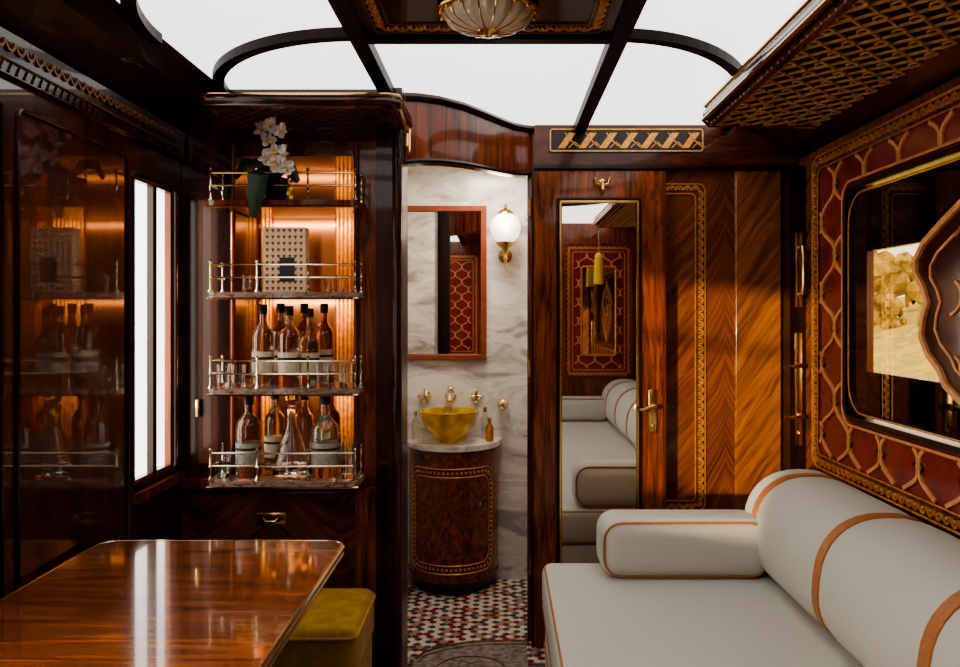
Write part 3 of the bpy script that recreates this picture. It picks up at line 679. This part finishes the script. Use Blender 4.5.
# ---- ceiling lamp
b=MB(); lc=(-.03,1.98,ZC-.0235)
b.lathe([(.0,0),(.122,0),(.126,-.006),(.122,-.012),(.108,-.012)],lc,M_brass,40)
b.lathe([(.108,-.010),(.106,-.022),(.094,-.036),(.072,-.047),(.045,-.054),(.018,-.057),(0,-.057)],lc,M_crys,96,lobe=(.045,16))
for k in range(16):
    a=2*pi*(k+.5)/16
    b.tube([(lc[0]+r*math.cos(a),lc[1]+r*math.sin(a),lc[2]+z) for r,z in((.108,-.014),(.102,-.026),(.088,-.038),(.064,-.049),(.03,-.057))],.0018,M_brass,5)
    b.sph((lc[0]+.117*math.cos(a),lc[1]+.117*math.sin(a),lc[2]-.014),.007,M_brass,6)
b.lathe([(.030,-.055),(.026,-.060),(.012,-.063),(.010,-.067),(.004,-.070),(0,-.071)],lc,M_brass,16)
b.obj('ceiling_lamp',ang=60)

# ---- table
b=MB(); tz=.74; P=rrect(-1.072,-.418,.95,2.165,.05,8)
b.prism(P,lambda u,v,a:(u,v,a),tz-.028,tz,M_table)
b.tube([(u,v,tz-.006) for u,v in P],.0075,M_nick,8,closed=True); b.tube([(u,v,tz-.024) for u,v in P],.005,M_brass,8,closed=True)
b.rbox(-.90,-.60,1.45,1.60,.03,tz-.028,.01,M_mah,2); b.rbox(-.98,-.52,1.36,1.69,0,.035,.01,M_brass,2)
b.obj('dining_table')
# ---- stool
b=MB(); b.rbox(-.82,-.412,2.27,2.645,.30,.455,.03,M_must,4); b.rbox(-.812,-.42,2.278,2.637,.10,.31,.012,M_must,3)
b.tube([(u,v,.452-.022) for u,v in rrect(-.822,-.410,2.268,2.647,.03)],.005,M_must,6,closed=True)
for x in(-.78,-.45):
    for y in(2.31,2.60): b.lathe([(.014,0),(.02,.03),(.022,.105)],(x,y,0),M_mah,12)
b.obj('upholstered_stool')

# ---- sofa
b=MB(); sx0=.148; ye=2.85; yn=YR+.03
b.rbox(sx0,XR-.022,yn,ye,.315,.475,.035,M_cream,5)
b.rbox(sx0+.012,XR-.022,yn+.01,ye-.01,.05,.315,.01,M_cream,2)
b.rbox(sx0+.03,XR-.03,yn+.03,ye-.03,0,.05,.005,M_black,2)
for z,o in((.463,.010),(.330,.003)):
    b.tube([(u,v,z) for u,v in rrect(sx0+o,XR-.024-o,yn+o,ye-o,.035)],.004,M_tan,6,closed=True)
b.tube([(u,v,.19) for u,v in rrect(sx0+.011,XR-.022,yn+.009,ye-.009,.01)],.004,M_tan,6,closed=True)
for (ya,yb_) in((2.63,ye-.01),(yn+.005,yn+.22)):
    b.rbox(.335,.90,ya,yb_,.472,.672,.06,M_cream,6)
    for yy in(ya,yb_):
        sg=1 if yy==ya else -1
        b.tube([(u,yy+sg*.018,v) for u,v in rrect(.345,.89,.484,.661,.06)],.004,M_tan,6,closed=True)
def ring(y,a,bb,n=36,cx=1.016,cz=.642,e=2.5):
    out=[]
    for k in range(n):
        t=2*pi*k/n; c,s_=math.cos(t),math.sin(t)
        out.append(Vector((cx+a*abs(c)**(2/e)*(1 if c>=0 else -1)+ .028*(s_),y,cz+bb*abs(s_)**(2/e)*(1 if s_>=0 else -1))))
    return out
def loft(rings,m):
    V=[];F=[];n=len(rings[0])
    for r in rings: V+=r
    for i in range(len(rings)-1):
        for k in range(n): F.append((i*n+k,i*n+(k+1)%n,(i+1)*n+(k+1)%n,(i+1)*n+k))
    F.append(list(range(n))[::-1]); F.append([(len(rings)-1)*n+k for k in range(n)])
    b.add(V,F,m)
straps=[2.70-.545*k for k in range(6) if 2.70-.545*k>yn]
ys=[yn+ (2.83-yn)*k/150 for k in range(151)]
rs=[]
for y in ys:
    d=min(abs(y-s_) for s_ in straps); puff=1-.04*math.exp(-(d/.05)**2)
    ed=min(y-yn,2.83-y); en=math.sqrt(max(0,1-(1-min(1,ed/.05))**2))*.25+.75
    rs.append(ring(y,.168*puff*en,.172*puff*en))
loft(rs,M_cream)
for s_ in straps: loft([ring(s_-.021,.1645,.168),ring(s_-.020,.1668,.1708),ring(s_+.020,.1668,.1708),ring(s_+.021,.1645,.168)],M_tan)
b.obj('sofa',ang=50)

# ---- rear wall decoration (seen in the mirrors)
yw=YR
def framed(u0,u1,v0,v1):
    b.box(u0,u1,yw+.0005,yw+.012,v0,v1,M_red)
    f=lambda u,v:Vector((u,yw+.014,v))
    b.tube([f(*p) for p in rrect(u0,u1,v0,v1,.03)],.010,M_mah,6,closed=True)
    scallops(b,rrect(u0+.035,u1-.035,v0+.035,v1-.035,.02),f,.04,M_gold)
    b.tube([f(*p) for p in rrect(u0+.065,u1-.065,v0+.065,v1-.065,.02)],.004,M_gold,6,closed=True)
    lattice(b,u0+.08,u1-.08,v0+.08,v1-.08,f,.07,.16,.006,M_orange)
b=MB(); framed(.55,1.12,.82,1.95)
b.box(.70,.97,yw+.020,yw+.024,1.02,1.75,M_mirror); b.tube([(u,yw+.024,v) for u,v in rrect(.69,.98,1.01,1.76,.02)],.008,M_gold,6,closed=True)
b.obj('wall_panel_marquetry')
b=MB(); framed(-.80,-.22,.9,2.0); b.obj('wall_panel_marquetry')
b=MB(); b.tube([(.80,YR+.30,2.02),(.80,YR+.30,1.85)],.004,M_gold,6); b.box(.79,.81,YR+.001,YR+.31,2.015,2.028,M_brass)
b.lathe([(.0,.0),(.03,-.02),(.035,-.05),(.03,-.055),(.035,-.06),(.042,-.26),(.0,-.26)],(.80,YR+.30,1.86),M_yel,16); b.obj('hanging_tassel')

# ---- outdoors
b=MB(); b.box(-60,60,-60,80,-1.2,-1.1,M_grass)
b.prism([(9,-1.1),(16,1.0),(28,2.6),(60,4),(60,-1.1)],lambda u,v,a:(u,a,v),-10,80,M_hill)
b.obj('ground_meadow',smooth=False,origin=False)
b=MB(); b.box(-60,-2.2,-60,80,-1.1,-1.05,M_blownout); b.obj('ground_blown_out',smooth=False,origin=False)  # pale slab added so the left window view looks blown out
b=MB()
def tree(x,y,z0,H,m):
    b.cyl((x,y,z0-.2),.10,H*.7,m,n=8)
    for j in range(26):
        a=random.uniform(0,2*pi); rr=random.uniform(0,H*.5)
        b.sph((x+rr*math.cos(a),y+rr*math.sin(a),z0+H*random.uniform(.25,1.0)),random.uniform(.10,.26)*H,m,8,jit=.35)
for k in range(26):
    x=random.uniform(15,24); y=random.uniform(20,52); tree(x,y,-1.1+(x-9)*.27,random.uniform(1.2,2.6),random.choice([M_treeA,M_treeA,M_tree]))
b.obj('tree_line',smooth=False,origin=False)

# ---------------------------------------------------------------- lights
W=bpy.data.worlds.new('sky'); S.world=W; W.use_nodes=True; nt=W.node_tree
bg=nt.nodes['Background']; sk=nt.nodes.new('ShaderNodeTexSky')
try:
    sk.sky_type='NISHITA'; sk.sun_disc=False; sk.sun_elevation=math.radians(32); sk.sun_rotation=math.radians(250); sk.dust_density=3
except Exception: pass
mx=nt.nodes.new('ShaderNodeMixRGB'); mx.inputs[0].default_value=.8; mx.inputs[2].default_value=(10,9.4,8.6,1)
nt.links.new(sk.outputs[0],mx.inputs[1]); nt.links.new(mx.outputs[0],bg.inputs[0]); bg.inputs[1].default_value=.50
def light(kind,name,loc,e,col,size=.1,rot=None,sy=None):
    l=bpy.data.lights.new(name,kind); l.energy=e; l.color=col
    if kind=='AREA': l.size=size; 
    if kind=='AREA' and sy: l.shape='RECTANGLE'; l.size_y=sy
    if kind=='POINT': l.shadow_soft_size=size
    o=bpy.data.objects.new(name,l); o.location=loc
    if rot: o.rotation_euler=rot
    S.collection.objects.link(o); return o
light('AREA','bathroom_fill_light',(-.05,3.7,2.088),8,(1,.9,.78),.25)  # added fill above the view, brightens the bathroom marble
light('POINT','sconce_lamp',(.027,3.87,1.78),1.2,(1,.82,.6),.06)
for i,z in enumerate((1.885,1.70,1.40,1.085)):
    o=light('AREA','cabinet_fill_light',(-.705,2.955,z),1.9 if i else .8,(1,.66,.32),.38,sy=.02)  # added warm fill, stands in for sunlight on the niche back
    # width runs along X, beam tips slightly back onto the gilt reeding
    o.rotation_euler=(math.radians(27),0,0)
sun=light('SUN','sun',(-8,-6,4),5.0,(1,.78,.50))
sun.data.angle=math.radians(1.5)
sun.rotation_euler=Vector((.62,.77,-.085)).to_track_quat('-Z','Y').to_euler()

# ---------------------------------------------------------------- camera
cd=bpy.data.cameras.new('camera'); cam=bpy.data.objects.new('camera',cd); S.collection.objects.link(cam)
cam.location=(0,0,1.35); cam.rotation_euler=(pi/2,0,0); cd.sensor_width=36; cd.lens=30
cd.shift_x=-20/960; cd.shift_y=-18.5/960; cd.clip_start=.02; cd.clip_end=300
S.camera=cam
